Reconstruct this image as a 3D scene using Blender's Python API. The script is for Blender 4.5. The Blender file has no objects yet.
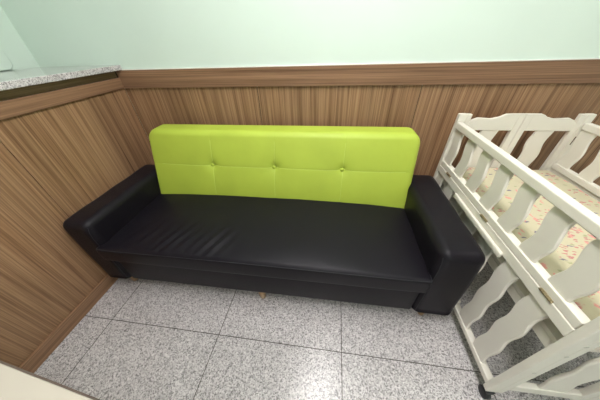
import bpy, bmesh, math, random
from mathutils import Vector, Matrix, noise
C = bpy.context.scene.collection
PI = math.pi

# ------------------------------------------------------------------ materials
def new_mat(name):
    m = bpy.data.materials.new(name); m.use_nodes = True
    nt = m.node_tree; nt.nodes.clear()
    out = nt.nodes.new('ShaderNodeOutputMaterial'); b = nt.nodes.new('ShaderNodeBsdfPrincipled')
    nt.links.new(b.outputs[0], out.inputs[0])
    return m, nt, b

def N(nt, typ, **kw):
    n = nt.nodes.new(typ)
    for k, v in kw.items(): setattr(n, k, v)
    return n

def coords(nt, scale=(1, 1, 1), rot=(0, 0, 0), loc=(0, 0, 0)):
    tc = N(nt, 'ShaderNodeTexCoord'); mp = N(nt, 'ShaderNodeMapping')
    mp.inputs['Scale'].default_value = scale; mp.inputs['Rotation'].default_value = rot
    mp.inputs['Location'].default_value = loc
    nt.links.new(tc.outputs['Object'], mp.inputs[0])
    return mp.outputs[0]

def ramp(nt, fac, stops, interp='LINEAR'):
    r = N(nt, 'ShaderNodeValToRGB'); cr = r.color_ramp; cr.interpolation = interp
    while len(cr.elements) < len(stops): cr.elements.new(.5)
    for e, (p, c) in zip(cr.elements, stops): e.position = p; e.color = (*c, 1) if len(c) == 3 else c
    nt.links.new(fac, r.inputs[0]); return r.outputs[0]

def noise_tex(nt, vec, scale, detail=4, rough=.55, dist=0):
    n = N(nt, 'ShaderNodeTexNoise'); n.inputs['Scale'].default_value = scale
    n.inputs['Detail'].default_value = detail; n.inputs['Roughness'].default_value = rough
    n.inputs['Distortion'].default_value = dist
    nt.links.new(vec, n.inputs['Vector']); return n.outputs[0]

def mixc(nt, fac, a, b, mode='MIX'):
    m = N(nt, 'ShaderNodeMix', data_type='RGBA', blend_type=mode)
    for s, v in ((m.inputs[0], fac), (m.inputs[6], a), (m.inputs[7], b)):
        if isinstance(v, (int, float)): s.default_value = v
        elif isinstance(v, tuple): s.default_value = (*v, 1)
        else: nt.links.new(v, s)
    return m.outputs[2]

def bump(nt, b, h, strength, dist):
    n = N(nt, 'ShaderNodeBump'); n.inputs['Strength'].default_value = strength
    n.inputs['Distance'].default_value = dist
    nt.links.new(h, n.inputs['Height']); nt.links.new(n.outputs[0], b.inputs['Normal'])

def plain(name, col, rough=.5, metal=0, var=.04, nscale=12, spec=.5):
    m, nt, b = new_mat(name)
    v = coords(nt)
    f = noise_tex(nt, v, nscale, 3)
    c = ramp(nt, f, [(.3, tuple(x * (1 - var) for x in col)), (.7, tuple(min(1, x * (1 + var)) for x in col))])
    nt.links.new(c, b.inputs['Base Color'])
    b.inputs['Roughness'].default_value = rough; b.inputs['Metallic'].default_value = metal
    b.inputs['Specular IOR Level'].default_value = spec
    return m

def wood(name, axis, dark, mid, light, rough=.42, s=1.0):
    """straight zebrano-like veneer: fine streaks running along the axis"""
    m, nt, b = new_mat(name)
    k = {'x': (.55, 34, 34), 'y': (34, .55, 34), 'z': (34, 34, .55)}[axis]
    v = coords(nt, tuple(a * s for a in k))
    f1 = noise_tex(nt, v, 1.6, 6, .68, .15)
    c1 = ramp(nt, f1, [(.30, dark), (.44, mid), (.58, light), (.72, mid)])
    k2 = {'x': (.8, 170, 170), 'y': (170, .8, 170), 'z': (170, 170, .8)}[axis]
    f2 = noise_tex(nt, coords(nt, tuple(a * s for a in k2), loc=(3, 1, 7)), 1.5, 4, .6)
    c2 = ramp(nt, f2, [(.36, (.62, .58, .55)), (.58, (1.1, 1.1, 1.1))])
    k3 = {'x': (.3, 7, 7), 'y': (7, .3, 7), 'z': (7, 7, .3)}[axis]
    f3 = noise_tex(nt, coords(nt, k3, loc=(9, 2, 5)), 1.2, 2, .5)
    c3 = ramp(nt, f3, [(.35, (.84, .82, .8)), (.65, (1.1, 1.08, 1.05))])
    c = mixc(nt, .8, c1, c2, 'MULTIPLY'); c = mixc(nt, 1.0, c, c3, 'MULTIPLY')
    nt.links.new(c, b.inputs['Base Color']); b.inputs['Roughness'].default_value = rough
    b.inputs['Specular IOR Level'].default_value = .35
    return m

def speckle(nt, v, cell=420):
    vo = N(nt, 'ShaderNodeTexVoronoi'); vo.inputs['Scale'].default_value = cell
    nt.links.new(v, vo.inputs['Vector'])
    sep = N(nt, 'ShaderNodeSeparateColor'); nt.links.new(vo.outputs['Color'], sep.inputs[0])
    return sep.outputs[0]

def granite(name, grout=False, cell=230, rough=.3):
    m, nt, b = new_mat(name); b.inputs['Specular IOR Level'].default_value = .38
    v = coords(nt)
    s = speckle(nt, v, cell)
    c = ramp(nt, s, [(0, (.07, .065, .066)), (.12, (.20, .188, .19)), (.26, (.40, .38, .38)), (.46, (.56, .535, .53)), (.74, (.74, .71, .70))], 'CONSTANT')
    s2 = noise_tex(nt, v, cell * .35, 3, .7)
    c = mixc(nt, .38, c, ramp(nt, s2, [(.3, (.30, .28, .285)), (.68, (.80, .76, .75))]))
    big = noise_tex(nt, v, 4, 3, .6)
    c = mixc(nt, 1.0, c, ramp(nt, big, [(.3, (.93, .92, .92)), (.7, (1.03, 1.03, 1.03))]), 'MULTIPLY')
    b.inputs['Roughness'].default_value = rough
    if grout:
        tc = N(nt, 'ShaderNodeTexCoord'); sx = N(nt, 'ShaderNodeSeparateXYZ'); nt.links.new(tc.outputs['Object'], sx.inputs[0])
        masks = []
        for o, off in (('X', .1776), ('Y', -.9344)):
            a = N(nt, 'ShaderNodeMath', operation='SUBTRACT'); nt.links.new(sx.outputs[o], a.inputs[0]); a.inputs[1].default_value = off - 6
            d = N(nt, 'ShaderNodeMath', operation='PINGPONG'); nt.links.new(a.outputs[0], d.inputs[0]); d.inputs[1].default_value = .3
            l = N(nt, 'ShaderNodeMath', operation='LESS_THAN'); nt.links.new(d.outputs[0], l.inputs[0]); l.inputs[1].default_value = .0017
            masks.append(l.outputs[0])
        mx = N(nt, 'ShaderNodeMath', operation='MAXIMUM'); nt.links.new(masks[0], mx.inputs[0]); nt.links.new(masks[1], mx.inputs[1])
        c = mixc(nt, mx.outputs[0], c, (.07, .06, .05))
        r = N(nt, 'ShaderNodeMapRange'); nt.links.new(mx.outputs[0], r.inputs[0])
        r.inputs['To Min'].default_value = rough; r.inputs['To Max'].default_value = .9
        nt.links.new(r.outputs[0], b.inputs['Roughness'])
    nt.links.new(c, b.inputs['Base Color'])
    return m

def leather(name, col, rough, grain=.25, spec=.5):
    m, nt, b = new_mat(name)
    v = coords(nt)
    vo = N(nt, 'ShaderNodeTexVoronoi'); vo.inputs['Scale'].default_value = 650
    nt.links.new(v, vo.inputs['Vector'])
    bump(nt, b, vo.outputs['Distance'], grain, .0006)
    f = noise_tex(nt, v, 5, 3)
    nt.links.new(ramp(nt, f, [(.3, tuple(x * .94 for x in col)), (.7, tuple(x * 1.05 for x in col))]), b.inputs['Base Color'])
    b.inputs['Roughness'].default_value = rough; b.inputs['Specular IOR Level'].default_value = spec
    return m

def sheet_mat():
    m, nt, b = new_mat('floral_sheet')
    v = coords(nt)
    nz = N(nt, 'ShaderNodeTexNoise'); nz.inputs['Scale'].default_value = 60; nt.links.new(v, nz.inputs['Vector'])
    dv = N(nt, 'ShaderNodeVectorMath', operation='SCALE'); nt.links.new(nz.outputs['Color'], dv.inputs[0]); dv.inputs['Scale'].default_value = .02
    av = N(nt, 'ShaderNodeVectorMath', operation='ADD'); nt.links.new(v, av.inputs[0]); nt.links.new(dv.outputs[0], av.inputs[1])
    def blobs(scale, thr, stretch, rot, loc):
        mp = N(nt, 'ShaderNodeMapping'); nt.links.new(av.outputs[0], mp.inputs[0])
        mp.inputs['Scale'].default_value = stretch; mp.inputs['Rotation'].default_value = (0, 0, rot); mp.inputs['Location'].default_value = loc
        vo = N(nt, 'ShaderNodeTexVoronoi', voronoi_dimensions='2D'); vo.inputs['Scale'].default_value = scale; nt.links.new(mp.outputs[0], vo.inputs['Vector'])
        return ramp(nt, vo.outputs['Distance'], [(0, (1, 1, 1)), (thr, (1, 1, 1)), (thr + .05, (0, 0, 0))])
    base = (.60, .545, .37)
    cl = ramp(nt, noise_tex(nt, v, 15, 1), [(.56, (0, 0, 0)), (.60, (1, 1, 1))])
    r1 = mixc(nt, 1.0, blobs(36, .26, (1, 2.4, 1), .6, (0, 0, 0)), cl, 'MULTIPLY')
    c = mixc(nt, r1, base, (.55, .22, .21))
    c = mixc(nt, blobs(11, .09, (2.2, 1, 1), .5, (2.3, 1.1, 0)), c, (.72, .32, .27))
    c = mixc(nt, blobs(8, .05, (1, 2.6, 1), -.3, (5.1, 3.7, 0)), c, (.20, .17, .22))
    c = mixc(nt, blobs(9, .045, (1, 2.0, 1), .9, (8.1, 6.7, 0)), c, (.40, .40, .22))
    nt.links.new(c, b.inputs['Base Color']); b.inputs['Roughness'].default_value = .85
    b.inputs['Sheen Weight'].default_value = .15
    bump(nt, b, noise_tex(nt, v, 18, 3), .35, .01)
    return m

M = {}
M['plaster'] = plain('mint_plaster', (.70, .82, .73), .75, var=.015, nscale=3, spec=.2)
M['ceiling'] = plain('ceiling_white', (.82, .83, .81), .9, var=.01)
WD, WM, WL = (.125, .066, .034), (.265, .150, .080), (.375, .232, .132)
M['panel_back'] = wood('panel_veneer_vertical', 'z', WD, WM, WL)
M['grain_x'] = wood('cap_veneer_x', 'x', (.14, .074, .040), (.25, .142, .082), (.32, .188, .112))
M['grain_y'] = wood('cap_veneer_y', 'y', (.14, .074, .040), (.25, .142, .082), (.32, .188, .112))
M['gap'] = plain('joint_dark', (.045, .03, .018), .9)
M['recess_shade'] = wood('recess_board_shaded', 'y', (.12, .085, .04), (.2, .14, .07), (.26, .19, .10))  # olive-brown tone stands in for the shade below the granite overhang
M['floor'] = granite('granite_floor', True, 235, .25)
M['sill'] = granite('granite_sill', False, 260, .06)
M['black'] = leather('black_leatherette', (.0085, .007, .0105), .41, .35, .21)
M['lime'] = leather('lime_leatherette', (.43, .54, .062), .5, .2, .4)
M['seam'] = plain('lime_thread', (.50, .62, .12), .6)
M['bseam'] = plain('charcoal_thread', (.03, .03, .035), .6)
M['crib'] = plain('cream_lacquer', (.78, .745, .655), .38, var=.012, nscale=6)
M['slot'] = plain('slot_shadow_brown', (.10, .065, .035), .8)
M['brass'] = plain('antique_brass', (.38, .31, .19), .4, .8)
M['steel'] = plain('screw_cap', (.62, .60, .52), .4, .1)
M['rubber'] = plain('black_rubber', (.012, .012, .013), .5)
M['sheet'] = sheet_mat()
M['beech'] = plain('beech', (.55, .36, .2), .5, var=.1, nscale=30)
M['tabletop'] = plain('pale_maple', (.44, .40, .335), .45, var=.02, nscale=9)
M['edge'] = plain('table_edge_brown', (.09, .065, .05), .5)
M['bead'] = plain('white_caulk', (.82, .84, .78), .5)
M['lampframe'] = plain('lamp_frame', (.8, .8, .8), .5)
LM = []
for st in (19, 7, 13):
    m, nt, b = new_mat('lamp_diffuser')
    b.inputs['Base Color'].default_value = (.9, .9, .9, 1)
    b.inputs['Emission Color'].default_value = (1, .965, .965, 1); b.inputs['Emission Strength'].default_value = st
    LM.append(m)

# ------------------------------------------------------------------ mesh helpers
def link(name, bm, mat, parent=None, smooth=False, loc=None):
    me = bpy.data.meshes.new(name)
    bmesh.ops.recalc_face_normals(bm, faces=bm.faces)
    bm.to_mesh(me); bm.free()
    mats = mat if isinstance(mat, (list, tuple)) else [mat]
    for q in mats: me.materials.append(q)
    o = bpy.data.objects.new(name, me); C.objects.link(o)
    if smooth:
        for p in me.polygons: p.use_smooth = True
    if parent is not None: o.parent = parent
    if loc: o.location = loc
    return o

def box(bm, x0, x1, y0, y1, z0, z1, bev=0, seg=2, mi=0):
    tmp = bmesh.new(); bmesh.ops.create_cube(tmp, size=1)
    for v in tmp.verts:
        v.co = Vector(((x0 + x1) / 2 + v.co.x * (x1 - x0), (y0 + y1) / 2 + v.co.y * (y1 - y0), (z0 + z1) / 2 + v.co.z * (z1 - z0)))
    if bev: bmesh.ops.bevel(tmp, geom=tmp.edges[:], offset=bev, segments=seg, profile=.5, affect='EDGES')
    for f in tmp.faces: f.material_index = mi
    merge(bm, tmp)

def merge(bm, tmp):
    me = bpy.data.meshes.new('tmp'); tmp.to_mesh(me); tmp.free(); bm.from_mesh(me); bpy.data.meshes.remove(me)

def bx(name, mat, parent, *a, bev=0, seg=2, smooth=False):
    bm = bmesh.new(); box(bm, *a, bev=bev, seg=seg); return link(name, bm, mat, parent, smooth)

def axis_coords(lo, hi, r, step, extra=()):
    """samples along one axis: dense in the rounded ends, even between, dense around 'extra'"""
    s = set()
    for k in range(7):
        t = math.tan(k / 6 * PI / 4)
        s.add(round(lo + r - r * t, 5)); s.add(round(hi - r + r * t, 5))
    n = max(1, round((hi - lo - 2 * r) / step))
    for k in range(n + 1): s.add(round(lo + r + (hi - lo - 2 * r) * k / n, 5))
    for e in extra:
        for d in (-.012, -.008, -.005, -.0025, 0, .0025, .005, .008, .012):
            if lo + r < e + d < hi - r: s.add(round(e + d, 5))
    out = []
    for v in sorted(s):
        if not out or v - out[-1] > .0012: out.append(v)
    out[-1] = hi; out[0] = lo
    return out

def rbox(x, y, z, r, step=.03, ex=(), ey=(), ez=(), fn=None, flat_outline=False):
    """box with truly rounded edges and corners, gridded so that fn can deform it"""
    X = axis_coords(x[0], x[1], r, step, ex); Y = axis_coords(y[0], y[1], r, step, ey); Z = axis_coords(z[0], z[1], r, step, ez)
    bm = bmesh.new(); cache = {}
    lo = (x[0] + r, y[0] + r, z[0] + r); hi = (x[1] - r, y[1] - r, z[1] - r)
    def V(a, b_, c):
        k = (a, b_, c)
        if k not in cache:
            p = Vector((X[a], Y[b_], Z[c]))
            q = Vector([min(max(p[i], lo[i]), hi[i]) for i in range(3)])
            d = p - q
            n = d.normalized() if d.length > 0 else Vector((0, 0, 0))
            if flat_outline:
                # round only the edges between the outline (xz) and the two broad faces
                m_ = max(abs(d.x), abs(d.z)); l_ = math.hypot(m_, d.y)
                if l_ > 0: p = q + d * (r / l_)
            else: p = q + n * r
            if fn: p = fn(p, n)
            cache[k] = bm.verts.new(p)
        return cache[k]
    nx, ny, nz = len(X) - 1, len(Y) - 1, len(Z) - 1
    for c in (0, nz):
        for a in range(nx):
            for b_ in range(ny): bm.faces.new((V(a, b_, c), V(a + 1, b_, c), V(a + 1, b_ + 1, c), V(a, b_ + 1, c)))
    for b_ in (0, ny):
        for a in range(nx):
            for c in range(nz): bm.faces.new((V(a, b_, c), V(a + 1, b_, c), V(a + 1, b_, c + 1), V(a, b_, c + 1)))
    for a in (0, nx):
        for b_ in range(ny):
            for c in range(nz): bm.faces.new((V(a, b_, c), V(a, b_ + 1, c), V(a, b_ + 1, c + 1), V(a, b_, c + 1)))
    return bm

def tube(bm, pts, r, n=8):
    rings = []
    for i, p in enumerate(pts):
        p = Vector(p); a = Vector(pts[max(0, i - 1)]); c = Vector(pts[min(len(pts) - 1, i + 1)])
        t = (c - a).normalized(); up = Vector((0, 0, 1)) if abs(t.z) < .9 else Vector((1, 0, 0))
        s = t.cross(up).normalized(); w = s.cross(t)
        rings.append([bm.verts.new(p + r * (math.cos(2 * PI * k / n) * s + math.sin(2 * PI * k / n) * w)) for k in range(n)])
    for A, B in zip(rings, rings[1:]):
        for k in range(n): bm.faces.new((A[k], A[(k + 1) % n], B[(k + 1) % n], B[k]))
    bm.faces.new(rings[0]); bm.faces.new(rings[-1])

def lathe(bm, prof, cx=0, cy=0, n=20, mat4=None):
    rings = []
    for r, z in prof:
        ring = []
        for k in range(n):
            p = Vector((r * math.cos(2 * PI * k / n), r * math.sin(2 * PI * k / n), z))
            if mat4: p = mat4 @ p
            ring.append(bm.verts.new(p + Vector((cx, cy, 0))))
        rings.append(ring)
    for A, B in zip(rings, rings[1:]):
        for k in range(n): bm.faces.new((A[k], A[(k + 1) % n], B[(k + 1) % n], B[k]))
    bm.faces.new(rings[0]); bm.faces.new(rings[-1])

def prism(bm, poly, plane, t0, t1, bev=0):
    """extrude an outline: plane 'xz' extrudes along y, 'yz' along x"""
    tmp = bmesh.new()
    P = (lambda u, w, t: (u, t, w)) if plane == 'xz' else (lambda u, w, t: (t, u, w))
    A = [tmp.verts.new(P(u, w, t0)) for u, w in poly]; B = [tmp.verts.new(P(u, w, t1)) for u, w in poly]
    fa = tmp.faces.new(A); fb = tmp.faces.new(B)
    n = len(poly)
    for i in range(n): tmp.faces.new((A[i], A[(i + 1) % n], B[(i + 1) % n], B[i]))
    bmesh.ops.recalc_face_normals(tmp, faces=tmp.faces)
    if bev:
        es = list(set(fa.edges[:]) | set(fb.edges[:]))
        bmesh.ops.bevel(tmp, geom=es, offset=bev, segments=2, profile=.5, affect='EDGES')
    merge(bm, tmp)

def thing(name, label, cat, loc=(0, 0, 0), rz=0, group=None):
    o = bpy.data.objects.new(name, None); C.objects.link(o); o.location = loc; o.rotation_euler = (0, 0, rz)
    o.empty_display_size = .1
    tag(o, label, cat, group); return o

def tag(o, label, cat, group=None):
    o['label'] = label; o['category'] = cat
    if group: o['group'] = group

def struct(name, bm, mat, label=None):
    o = link(name, bm, mat); o['kind'] = 'structure'
    if label: o['label'] = label
    return o

# ------------------------------------------------------------------ room shell
XL, XR, YF, H = -.52, 3.9, -3.3, 2.4
b = bmesh.new(); box(b, XL - .1, XR + .1, YF - .1, .12, -.1, 0); struct('floor', b, M['floor'], 'grey speckled granite tile floor with dark joints')
b = bmesh.new(); box(b, XL - .1, XR + .1, YF - .1, .12, H, H + .1); struct('ceiling', b, M['ceiling'])
b = bmesh.new(); box(b, XL - .1, XR + .1, .004, .12, 0, H); struct('wall_back', b, M['plaster'], 'pale mint painted wall above the wood panelling')
b = bmesh.new(); box(b, .002, XR - .002, .0037, .0045, .07, .94); struct('trim_16', b, M['gap'])
b = bmesh.new(); box(b, XL - .1, XL, YF, .004, 0, H); struct('wall_left', b, M['plaster'], 'pale mint painted wall set back behind the granite ledge')
b = bmesh.new(); box(b, XR, XR + .1, YF, .004, 0, H); struct('wall_right', b, M['plaster'])
b = bmesh.new(); box(b, XL - .1, XR + .1, YF - .1, YF, 0, H); struct('wall_front', b, M['plaster'])

def panels(plane, cuts, z0, z1, depth, names):
    for (a, c), nm in zip(zip(cuts, cuts[1:]), names):
        b = bmesh.new(); g = .0016
        if plane == 'back': box(b, a + (g if a > 0 else -.003), c - g, 0, .0035, z0, z1, bev=.0012, seg=1)
        else: box(b, -depth, 0, a + g, c - g, z0, z1, bev=.0012, seg=1)
        struct(nm, b, M['panel_back'], None)
CB, CT = .944, 1.038      # cap board
panels('back', [0.0, .842, 1.726, 2.61, 3.49, XR], .07, CB, .0036, ['trim_%d' % i for i in range(1, 6)])
# ledge body on the left, and its panels
b = bmesh.new(); box(b, XL + .001, -.0125, YF + .001, .003, 0, CT - .002); struct('trim_6', b, M['gap'], 'boxed ledge behind the left wood panels')
panels('left', [YF + .001, -2.444, -1.56, -.676, -.0005], .07, CB, .012, ['trim_%d' % i for i in range(7, 11)])
b = bmesh.new(); box(b, 0.001, XR - .001, -.012, .0035, CB, CT, bev=.002); struct('trim_11', b, M['grain_x'], 'brown wood cap board along the top of the back panelling')
b = bmesh.new(); box(b, -.012, .009, YF + .001, -.0125, CB, 1.002, bev=.002); struct('trim_12', b, M['grain_y'], 'brown wood cap board under the granite ledge')
b = bmesh.new(); box(b, .037, XR - .001, -.0035, .0038, CT, CT + .005, bev=.0015); struct('trim_13', b, M['bead'], 'thin white sealant line above the cap board')
b = bmesh.new(); box(b, 0.0005, .013, YF + .001, -.014, 0, .076, bev=.002); struct('baseboard_left', b, M['grain_y'])
b = bmesh.new(); box(b, 0.001, XR - .001, -.013, .0035, 0, .076, bev=.002); struct('baseboard_back', b, M['grain_x'])
b = bmesh.new(); box(b, XL + .0005, .037, YF + .001, .0035, CT + .0005, CT + .027, bev=.003); struct('trim_14', b, M['sill'], 'speckled granite ledge slab on top of the left panelling')
b = bmesh.new(); box(b, -.0122, -.006, YF + .001, -.0125, 1.0025, CT - .0005); struct('trim_17', b, M['recess_shade'], 'recessed strip under the granite ledge, shade painted into its colour')
# rounded plaster reveal on the upper left wall
pts = []
y1, z0, rr = -.13, 1.068, .035
for k in range(9):
    a = -PI / 2 + PI / 2 * k / 8; pts.append((y1 - rr + rr * math.cos(a), z0 + rr + rr * math.sin(a)))
pts += [(y1, 2.1), (-1.8, 2.1), (-1.8, 1.068)]
b = bmesh.new(); prism(b, pts, 'yz', XL + .0005, XL + .016, .004); struct('trim_15', b, M['plaster'], 'raised mint panel with rounded corner on the left wall')

# ------------------------------------------------------------------ ceiling lamps
def lamp(x, y, label, sx, sy, mat):
    t = thing('ceiling_light', label, 'ceiling light', (x, y, H))
    b = bmesh.new()
    for a in ((-sx / 2, sx / 2, -sy / 2, -sy / 2 + .015), (-sx / 2, sx / 2, sy / 2 - .015, sy / 2),
              (-sx / 2, -sx / 2 + .015, -sy / 2 + .015, sy / 2 - .015), (sx / 2 - .015, sx / 2, -sy / 2 + .015, sy / 2 - .015)):
        box(b, *a, -.03, -.0005)
    link('frame', b, M['lampframe'], t)
    bx('diffuser', mat, t, -sx / 2 + .015, sx / 2 - .015, -sy / 2 + .015, sy / 2 - .015, -.024, -.006).data.materials[0] = mat
lamp(1.29, -.95, 'flat ceiling light above the sofa', .36, 1.2, LM[0])
lamp(3.1, -1.0, 'flat ceiling light beyond the crib, nearest the right wall', .5, .7, LM[1])
lamp(1.3, -2.5, 'flat ceiling light near the wall opposite the sofa', .5, .7, LM[2])

# ------------------------------------------------------------------ sofa
sofa = thing('sofa', 'black leatherette sofa with lime green buttoned backrest against the wood panelling', 'sofa', (.9625, -.42, 0))
SX, SY = .9625, -.42
def sh(v, ax): return v - (SX, SY, 0)[ax]
def L(bm):
    bmesh.ops.translate(bm, verts=bm.verts, vec=(-SX, -SY, 0)); return bm

def arm_fn(side):
    def fn(p, n):
        # softly padded faces
        q = p.copy()
        return q
    return fn

def arm_mesh(x0, x1):
    # side outline with a large front top corner, extruded and softly rounded
    r = .039
    bm = rbox((x0, x1), (-.748, -.135), (-.03, .507), r, .035,
              fn=lambda p, n: arm_shape(p, n, x0, x1))
    return bm
def arm_shape(p, n, x0, x1):
    q = p.copy()
    q.z = max(q.z, .082)
    if x0 > 1 and q.x > (x0 + x1) / 2: q.x += .021 * max(0, (.47 - q.z) / .4)
    q += n * .0012 * math.sin(q.y * 31 + q.z * 17)
    return q
for x0, x1 in ((.016, .178), (1.709, 1.878)):
    a = link('armrest', L(arm_mesh(x0, x1)), M['black'], sofa, True)
    b = bmesh.new()
    # stitched seam down the front inner corner of the arm
    xs = x1 - .012 if x0 < .5 else x0 + .012
    tube(b, [(xs - SX, sh(y, 1), z) for y, z in ((-.735, .478), (-.7435, .455), (-.7475, .42), (-.7478, .3), (-.7478, .1))], .0012, 6)
    link('seam', b, M['bseam'], a)

b = bmesh.new(); box(b, .181, 1.708, -.738, -.17, .078, .272, bev=.008, seg=3)
base = link('base', L(b), M['black'], sofa, True)

def seat_fn(p, n):
    q = p.copy()
    # crown, sagging slightly at the corners
    u = (q.x - .932) / .786; v = (q.y + .5) / .26
    top = max(0, n.z) if n.length else 0
    top = 1 if q.z > .335 else 0
    if q.z > .30:
        k = (q.z - .30) / .07
        q.z += k * (.022 * (1 - abs(u) ** 3) * (1 - .5 * max(0, -v) ** 6) - .008)
        # leather creases fanning from the left part of the front edge
        g = math.exp(-((q.x - .58) / .25) ** 4) * math.exp(-((q.y + .675) / .075) ** 2)
        s = q.x * 1.0 - (q.y + .75) * .45
        w = math.sin(s * 2 * PI / .056 + 2.4 * noise.noise((s * 6, q.y * 4, 0)))
        q.z += k * g * .0095 * w * (.6 + .6 * noise.noise((s * 9, 1.3, 2)))
        q.z += k * .0022 * noise.noise((q.x * 5, q.y * 7, 3))
    if n.y < -.5: q.y -= .004 * (1 - ((q.z - .315) / .06) ** 2) * (1 - u ** 8)
    return q
seat = link('seat_cushion', L(rbox((.147, 1.717), (-.768, -.20), (.275, .372), .017, .014, fn=seat_fn)), M['black'], sofa, True)
b = bmesh.new()
def edge_loop(z, off=0):
    return [(x - SX, y - SY, zz) for x, y, zz in ((.1495, -.28, z), (.1495, -.746, z), (.156, -.763, z), (.25, -.7685, z + .004), (.9, -.7695, z + .010), (1.6, -.7685, z + .004), (1.707, -.763, z), (1.7145, -.746, z), (1.7145, -.28, z))]
tube(b, edge_loop(.360), .0014, 6); link('piping', b, M['bseam'], seat)

# backrest: leaning slab with tufted front
BW0, BW1, BZ0, BZ1 = .173, 1.724, .300, .757
BT = [(.580, .566), (.958, .566), (1.344, .566)]
def back_fn(p, n):
    q = p.copy()
    Rr = .058; cz = BZ1 - Rr
    for cx, sg in ((BW0 + Rr, -1), (BW1 - Rr, 1)):
        if (q.x - cx) * sg > 0 and q.z > cz:
            dx, dz = q.x - cx, q.z - cz
            k = max(abs(dx), abs(dz)) / math.hypot(dx, dz)
            q.x = cx + dx * k; q.z = cz + dz * k
    front = q.y < -.20
    if front:
        d = 0
        for bx_, bz_ in BT:
            rr = math.hypot(q.x - bx_, (q.z - bz_) * 1.0)
            d += .017 * math.exp(-rr / .016) + .006 * math.exp(-(rr / .045) ** 2)
        d += .0014 * math.exp(-((q.z - .566) / .003) ** 2)
        d += .0008 * math.exp(-((q.z - .566) / .02) ** 2)
        for bx_, bz_ in BT: d += .0012 * math.exp(-((q.x - bx_) / .003) ** 2) + .0006 * math.exp(-((q.x - bx_) / .02) ** 2)
        # padding bulge
        u = (q.x - .9635) / .7515; v = (q.z - .58) / .22
        bul = .012 * (1 - min(1, abs(u)) ** 6) * (1 - min(1, abs(v)) ** 4)
        q.y += d - bul
    # sides draw in slightly towards the seat
    lean = (q.z - .37)
    q.x += max(0, lean) / .4 * (.0125 - .0055 * (q.x - .95) / .778)
    q.y += lean * .27
    return q
back = link('backrest', L(rbox((BW0, BW1), (-.30, -.175), (BZ0, BZ1), .028, .008, ex=[t[0] for t in BT], ez=[.566], fn=back_fn, flat_outline=True)), M['lime'], sofa, True)
b = bmesh.new()
def on_front(x, z):
    p = back_fn(Vector((x, -.30, z)), Vector((0, -1, 0))); return (p.x - SX, p.y - SY - .0004, p.z)
tube(b, [on_front(.245 + 1.43 * k / 300, .566) for k in range(301)], .0012, 6)
for bx_, bz_ in BT: tube(b, [on_front(bx_, .39 + .32 * k / 120) for k in range(121)], .0012, 6)
link('seam', b, M['seam'], back)
for bx_, bz_ in BT:
    b = bmesh.new()
    y = -.30 - .012 + .0205 + (bz_ - .37) * .27 - .0035
    rot = Matrix.Rotation(PI / 2, 4, 'X')
    lathe(b, [(.010, -.003), (.0112, .001), (.0098, .0045), (.0058, .0072), (.0012, .008)], n=18, mat4=Matrix.Translation((bx_ - SX, y - SY, bz_)) @ rot)
    link('button', b, M['lime'], back, True)
for i, (x, y) in enumerate(((.125, -.70), (.945, -.715), (1.785, -.705), (.10, -.2), (.98, -.2), (1.80, -.2))):
    b = bmesh.new(); lathe(b, [(.014, 0), (.022, .077), (.022, .0825)], x - SX, y - SY, 14)
    link('leg', b, M['beech'], sofa, True)

# ------------------------------------------------------------------ baby crib
CW, CL = .5927, .9293
crib = thing('baby_crib', 'cream wooden baby crib with wavy slats beside the right sofa arm', 'crib', (1.9136, -1.0155, 0), math.radians(.6))
MC = M['crib']
def ease(t): return t * t * (3 - 2 * t)
def slat(plane, c, w, z0, z1, t0, t1, amp=.011, sign=1, ph=0):
    """wavy slat: both edges snake together, edges rounded"""
    bm = bmesh.new(); rings = []; n = 40; e = .0035
    for i in range(n + 1):
        s = i / n; z = z0 + (z1 - z0) * s
        o = sign * amp * math.cos(2 * PI * ((z - z0) - ph) / .148)
        ww = w / 2
        a, d = c + o - ww, c + o + ww
        prof = [(a, t0 + e), (a + e, t0), (d - e, t0), (d, t0 + e), (d, t1 - e), (d - e, t1), (a + e, t1), (a, t1 - e)]
        rings.append([bm.verts.new((u, t, z) if plane == 'xz' else (t, u, z)) for u, t in prof])
    for A, B in zip(rings, rings[1:]):
        for k in range(8): bm.faces.new((A[k], A[(k + 1) % 8], B[(k + 1) % 8], B[k]))
    bm.faces.new(rings[0]); bm.faces.new(rings[-1])
    return link('slat', bm, MC, crib)

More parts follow.
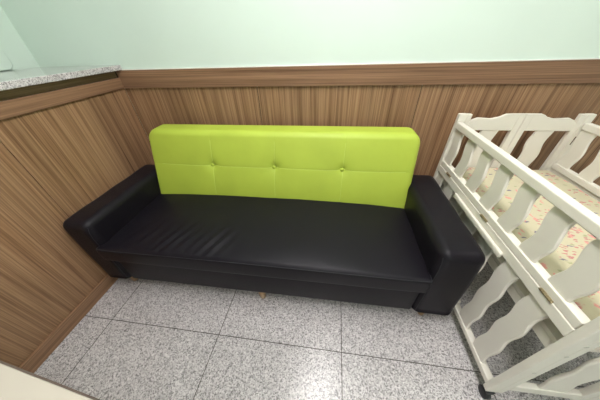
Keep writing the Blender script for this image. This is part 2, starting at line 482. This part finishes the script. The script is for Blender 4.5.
PT = .022   # thickness of end frames
for ex, sx in ((0, 1), (CW, -1)):
    for ey in (0, CL - PT):
        xa, xb = sorted((ex, ex + sx * .06))
        b = bmesh.new(); xm = ex + sx * .036
        xs = sorted((ex, xm)); xs2 = sorted((xm, ex + sx * .06))
        box(b, xs[0], xs[1] - .0006 if sx > 0 else xs[1], ey, ey + PT, .062, .8286, bev=.0025)
        box(b, xs2[0] + (.0006 if sx > 0 else 0), xs2[1] - (0 if sx > 0 else .0006), ey + .001, ey + PT - .001, .062, .8276, bev=.0025)
        post = link('corner_post', b, MC, crib)
        # guide slot on the inner face
        yy = ey + PT if ey == 0 else ey
        s0 = sorted((yy + (.0006 if ey == 0 else -.0006), yy - (.001 if ey == 0 else -.001)))
        o = bx('slot', M['slot'], post, ex + sx * .020 - .0022, ex + sx * .020 + .0022, s0[0], s0[1], .68, .722)
        if ey == 0:
            for z in (.30, .443, .514, .70):
                b = bmesh.new(); lathe(b, [(.0055, -.0004), (.0055, .0012), (.004, .0016)], n=14, mat4=Matrix.Translation((ex + sx * .034, ey, z)) @ Matrix.Rotation(PI / 2, 4, 'X'))
                link('screw_cap', b, M['steel'], post, True)
        # caster
        cx_, cy_ = ex + sx * .022, ey + (.012 if ey == 0 else PT - .012)
        b = bmesh.new(); box(b, cx_ - .013, cx_ + .013, cy_ - .016, cy_ + .016, .040, .0625, bev=.004)
        cs = link('caster', b, M['rubber'], crib)
        b = bmesh.new()
        lathe(b, [(.016, -.011), (.0225, -.009), (.0225, .009), (.016, .011)], n=24, mat4=Matrix.Translation((cx_ - .004, cy_ - .004, .0225)) @ Matrix.Rotation(PI / 2, 4, 'Y'))
        link('wheel', b, M['rubber'], cs, True)

# end panels (folding, with a split centre post)
def wave_top(x):
    # height of the shaped top rail across the crib
    u = abs(x - CW / 2)
    pts = [(0, .8286), (.045, .8286), (.075, .828), (.11, .812), (.14, .805), (.17, .807), (.20, .809), (.222, .801), (.24, .786)]
    for (a, za), (c, zc) in zip(pts, pts[1:]):
        if u <= c: return za + (zc - za) * ease((u - a) / (c - a)) if c > a else za
    return .786
for ey in (0, CL - PT):
    y0, y1 = ey + .002, ey + PT - .002
    for xa, xb in ((.06, .27), (.33, .54)):
        poly = [(xa, .748), (xb, .748)] + [(xb + (xa - xb) * k / 20, wave_top(xb + (xa - xb) * k / 20)) for k in range(21)]
        b = bmesh.new(); prism(b, poly, 'xz', y0, y1, .002); link('shaped_top_rail', b, MC, crib)
        bx('end_rail', MC, crib, xa, xb, y0 - .001, y1 + .001, .105, .15, bev=.0025)
    for xa, xb in ((.27, .2992), (.3008, .33)):
        bx('centre_post', MC, crib, xa, xb, ey + .001, ey + PT - .001, .085, .8286, bev=.0022)
    slat('xz', .172, .082, .148, .756, ey + .005, ey + PT - .005, .006, 1, .02)
    slat('xz', .424, .082, .148, .756, ey + .005, ey + PT - .005, .006, 1, .02)

# long sides
ys0, ys1 = PT, CL - PT
for side in (0, 1):
    def X(a, c): return (a, c) if side == 0 else (CW - c, CW - a)
    bx('bottom_rail', MC, crib, *X(.002, .030), ys0, ys1, .078, .102, bev=.003)
    bx('middle_rail', MC, crib, *X(.0, .024), ys0, ys1, .510, .5485, bev=.0025)
    gr = bx('gate_bottom_rail', MC, crib, *X(.0025, .031), ys0 + .003, ys1 - .003, .550, .578, bev=.0025)
    bx('top_rail', MC, crib, *X(-.001, .028), ys0 + .003, ys1 - .003, .760, .791, bev=.004)
    for k in range(7):
        yc = .109 + k * .126
        x0, x1 = X(.009, .021)
        slat('yz', yc, .070, .574, .766, x0, x1, .0062, 1, .008)
    for k in range(7):
        yc = .117 + k * .126
        x0, x1 = X(.007, .019)
        slat('yz', yc, .072, .098, .514, x0, x1, .0042, 1, .05)
    for yc in (.115, .445, .79):
        x0, x1 = X(-.0035, .004)
        b = bmesh.new(); box(b, x0 + (.002 if side == 0 else -.002), x1, yc - .022, yc + .022, .5445, .5545, bev=.001)
        for j in range(7):
            q = yc - .021 + j * .007
            tube(b, [((x0 + .002 if side == 0 else x1 - .002), q - .0024, .5495), ((x0 + .002 if side == 0 else x1 - .002), q + .0024, .5495)], .0024, 8)
        link('hinge', b, M['brass'], gr)
    bx('support_rail', MC, crib, *X(.034, .058), ys0, ys1, .395, .435, bev=.003)
# pull strip fixed on the outside of the middle rail
bm = rbox((-.0135, -.0005), (.285, .66), (.499, .524), .006, .05)
link('pull_strip', bm, MC, crib, True)
# small latch plate on the bottom rail
b = bmesh.new(); box(b, .000, .026, .318, .345, .1015, .128, bev=.004)
lt = link('latch_block', b, MC, crib)
b = bmesh.new(); tube(b, [(-.001, .325, .112), (-.004, .328, .119), (-.004, .336, .121), (-.001, .339, .115)], .002, 6); link('hook', b, M['rubber'], lt, True)
b = bmesh.new(); box(b, .034, CW - .034, .024, CL - .024, .4355, .450); link('mattress_base', b, MC, crib)

# mattress with patterned sheet
def mat_fn(p, n):
    q = p.copy()
    q.z += .006 * noise.noise((q.x * 6, q.y * 6, 1)) * (1 if q.z > .47 else 0)
    q += n * .003 * noise.noise((q.x * 14, q.y * 14, q.z * 9))
    return q
mt = link('crib_mattress', rbox((.055, .552), (.028, .900), (.4515, .552), .032, .02, fn=mat_fn), M['sheet'], None, True)
mt.location = (1.9136, -1.0155, 0); mt.rotation_euler = (0, 0, math.radians(.6))
tag(mt, 'crib mattress in a cream sheet with small red floral print, inside the crib', 'mattress')

# ------------------------------------------------------------------ table corner in the foreground
tb = thing('table', 'pale maple table with dark edge at the lower left corner', 'table', (.60, -1.2510, 0), math.radians(-5.8))
bx('tabletop', M['tabletop'], tb, -.42, .62, -.50, -.002, .678, .70, bev=.001)
b = bmesh.new(); box(b, -.42, .62, -.0018, .0012, .678, .6995); box(b, .6202, .6222, -.50, -.002, .678, .6995); box(b, -.4222, -.4202, -.50, -.002, .678, .6995); box(b, -.42, .62, -.503, -.5002, .678, .6995)
link('edge_band', b, M['edge'], tb)
for x in (-.38, .56):
    for y in (-.46, -.07):
        bx('leg', M['tabletop'], tb, x - .02, x + .02, y - .02, y + .02, 0, .677, bev=.003)

# ------------------------------------------------------------------ camera, world, view
f, yaw, pit, rol = 216.692, -.16061, .65075, -.04165
fw = Vector((math.sin(yaw) * math.cos(pit), math.cos(yaw) * math.cos(pit), -math.sin(pit)))
r = Vector((math.cos(yaw), -math.sin(yaw), 0)); u = r.cross(fw)
r2 = math.cos(rol) * r + math.sin(rol) * u; u2 = -math.sin(rol) * r + math.cos(rol) * u
cd = bpy.data.cameras.new('camera'); cam = bpy.data.objects.new('camera', cd); C.objects.link(cam)
mw = Matrix.Identity(4)
for i in range(3):
    mw[i][0] = r2[i]; mw[i][1] = u2[i]; mw[i][2] = -fw[i]
mw[0][3], mw[1][3], mw[2][3] = 1.27601, -1.32009, 1.16873
cam.matrix_world = mw
cd.sensor_width = 36; cd.lens = f * 36 / 600; cd.clip_start = .02
bpy.context.scene.camera = cam
w = bpy.data.worlds.new('world'); bpy.context.scene.world = w; w.use_nodes = True
w.node_tree.nodes['Background'].inputs[0].default_value = (.8, .85, .9, 1)
w.node_tree.nodes['Background'].inputs[1].default_value = .2
vs = bpy.context.scene.view_settings
vs.view_transform = 'Standard'; vs.look = 'None'; vs.exposure = .66; vs.gamma = 1; vs.use_curve_mapping = False
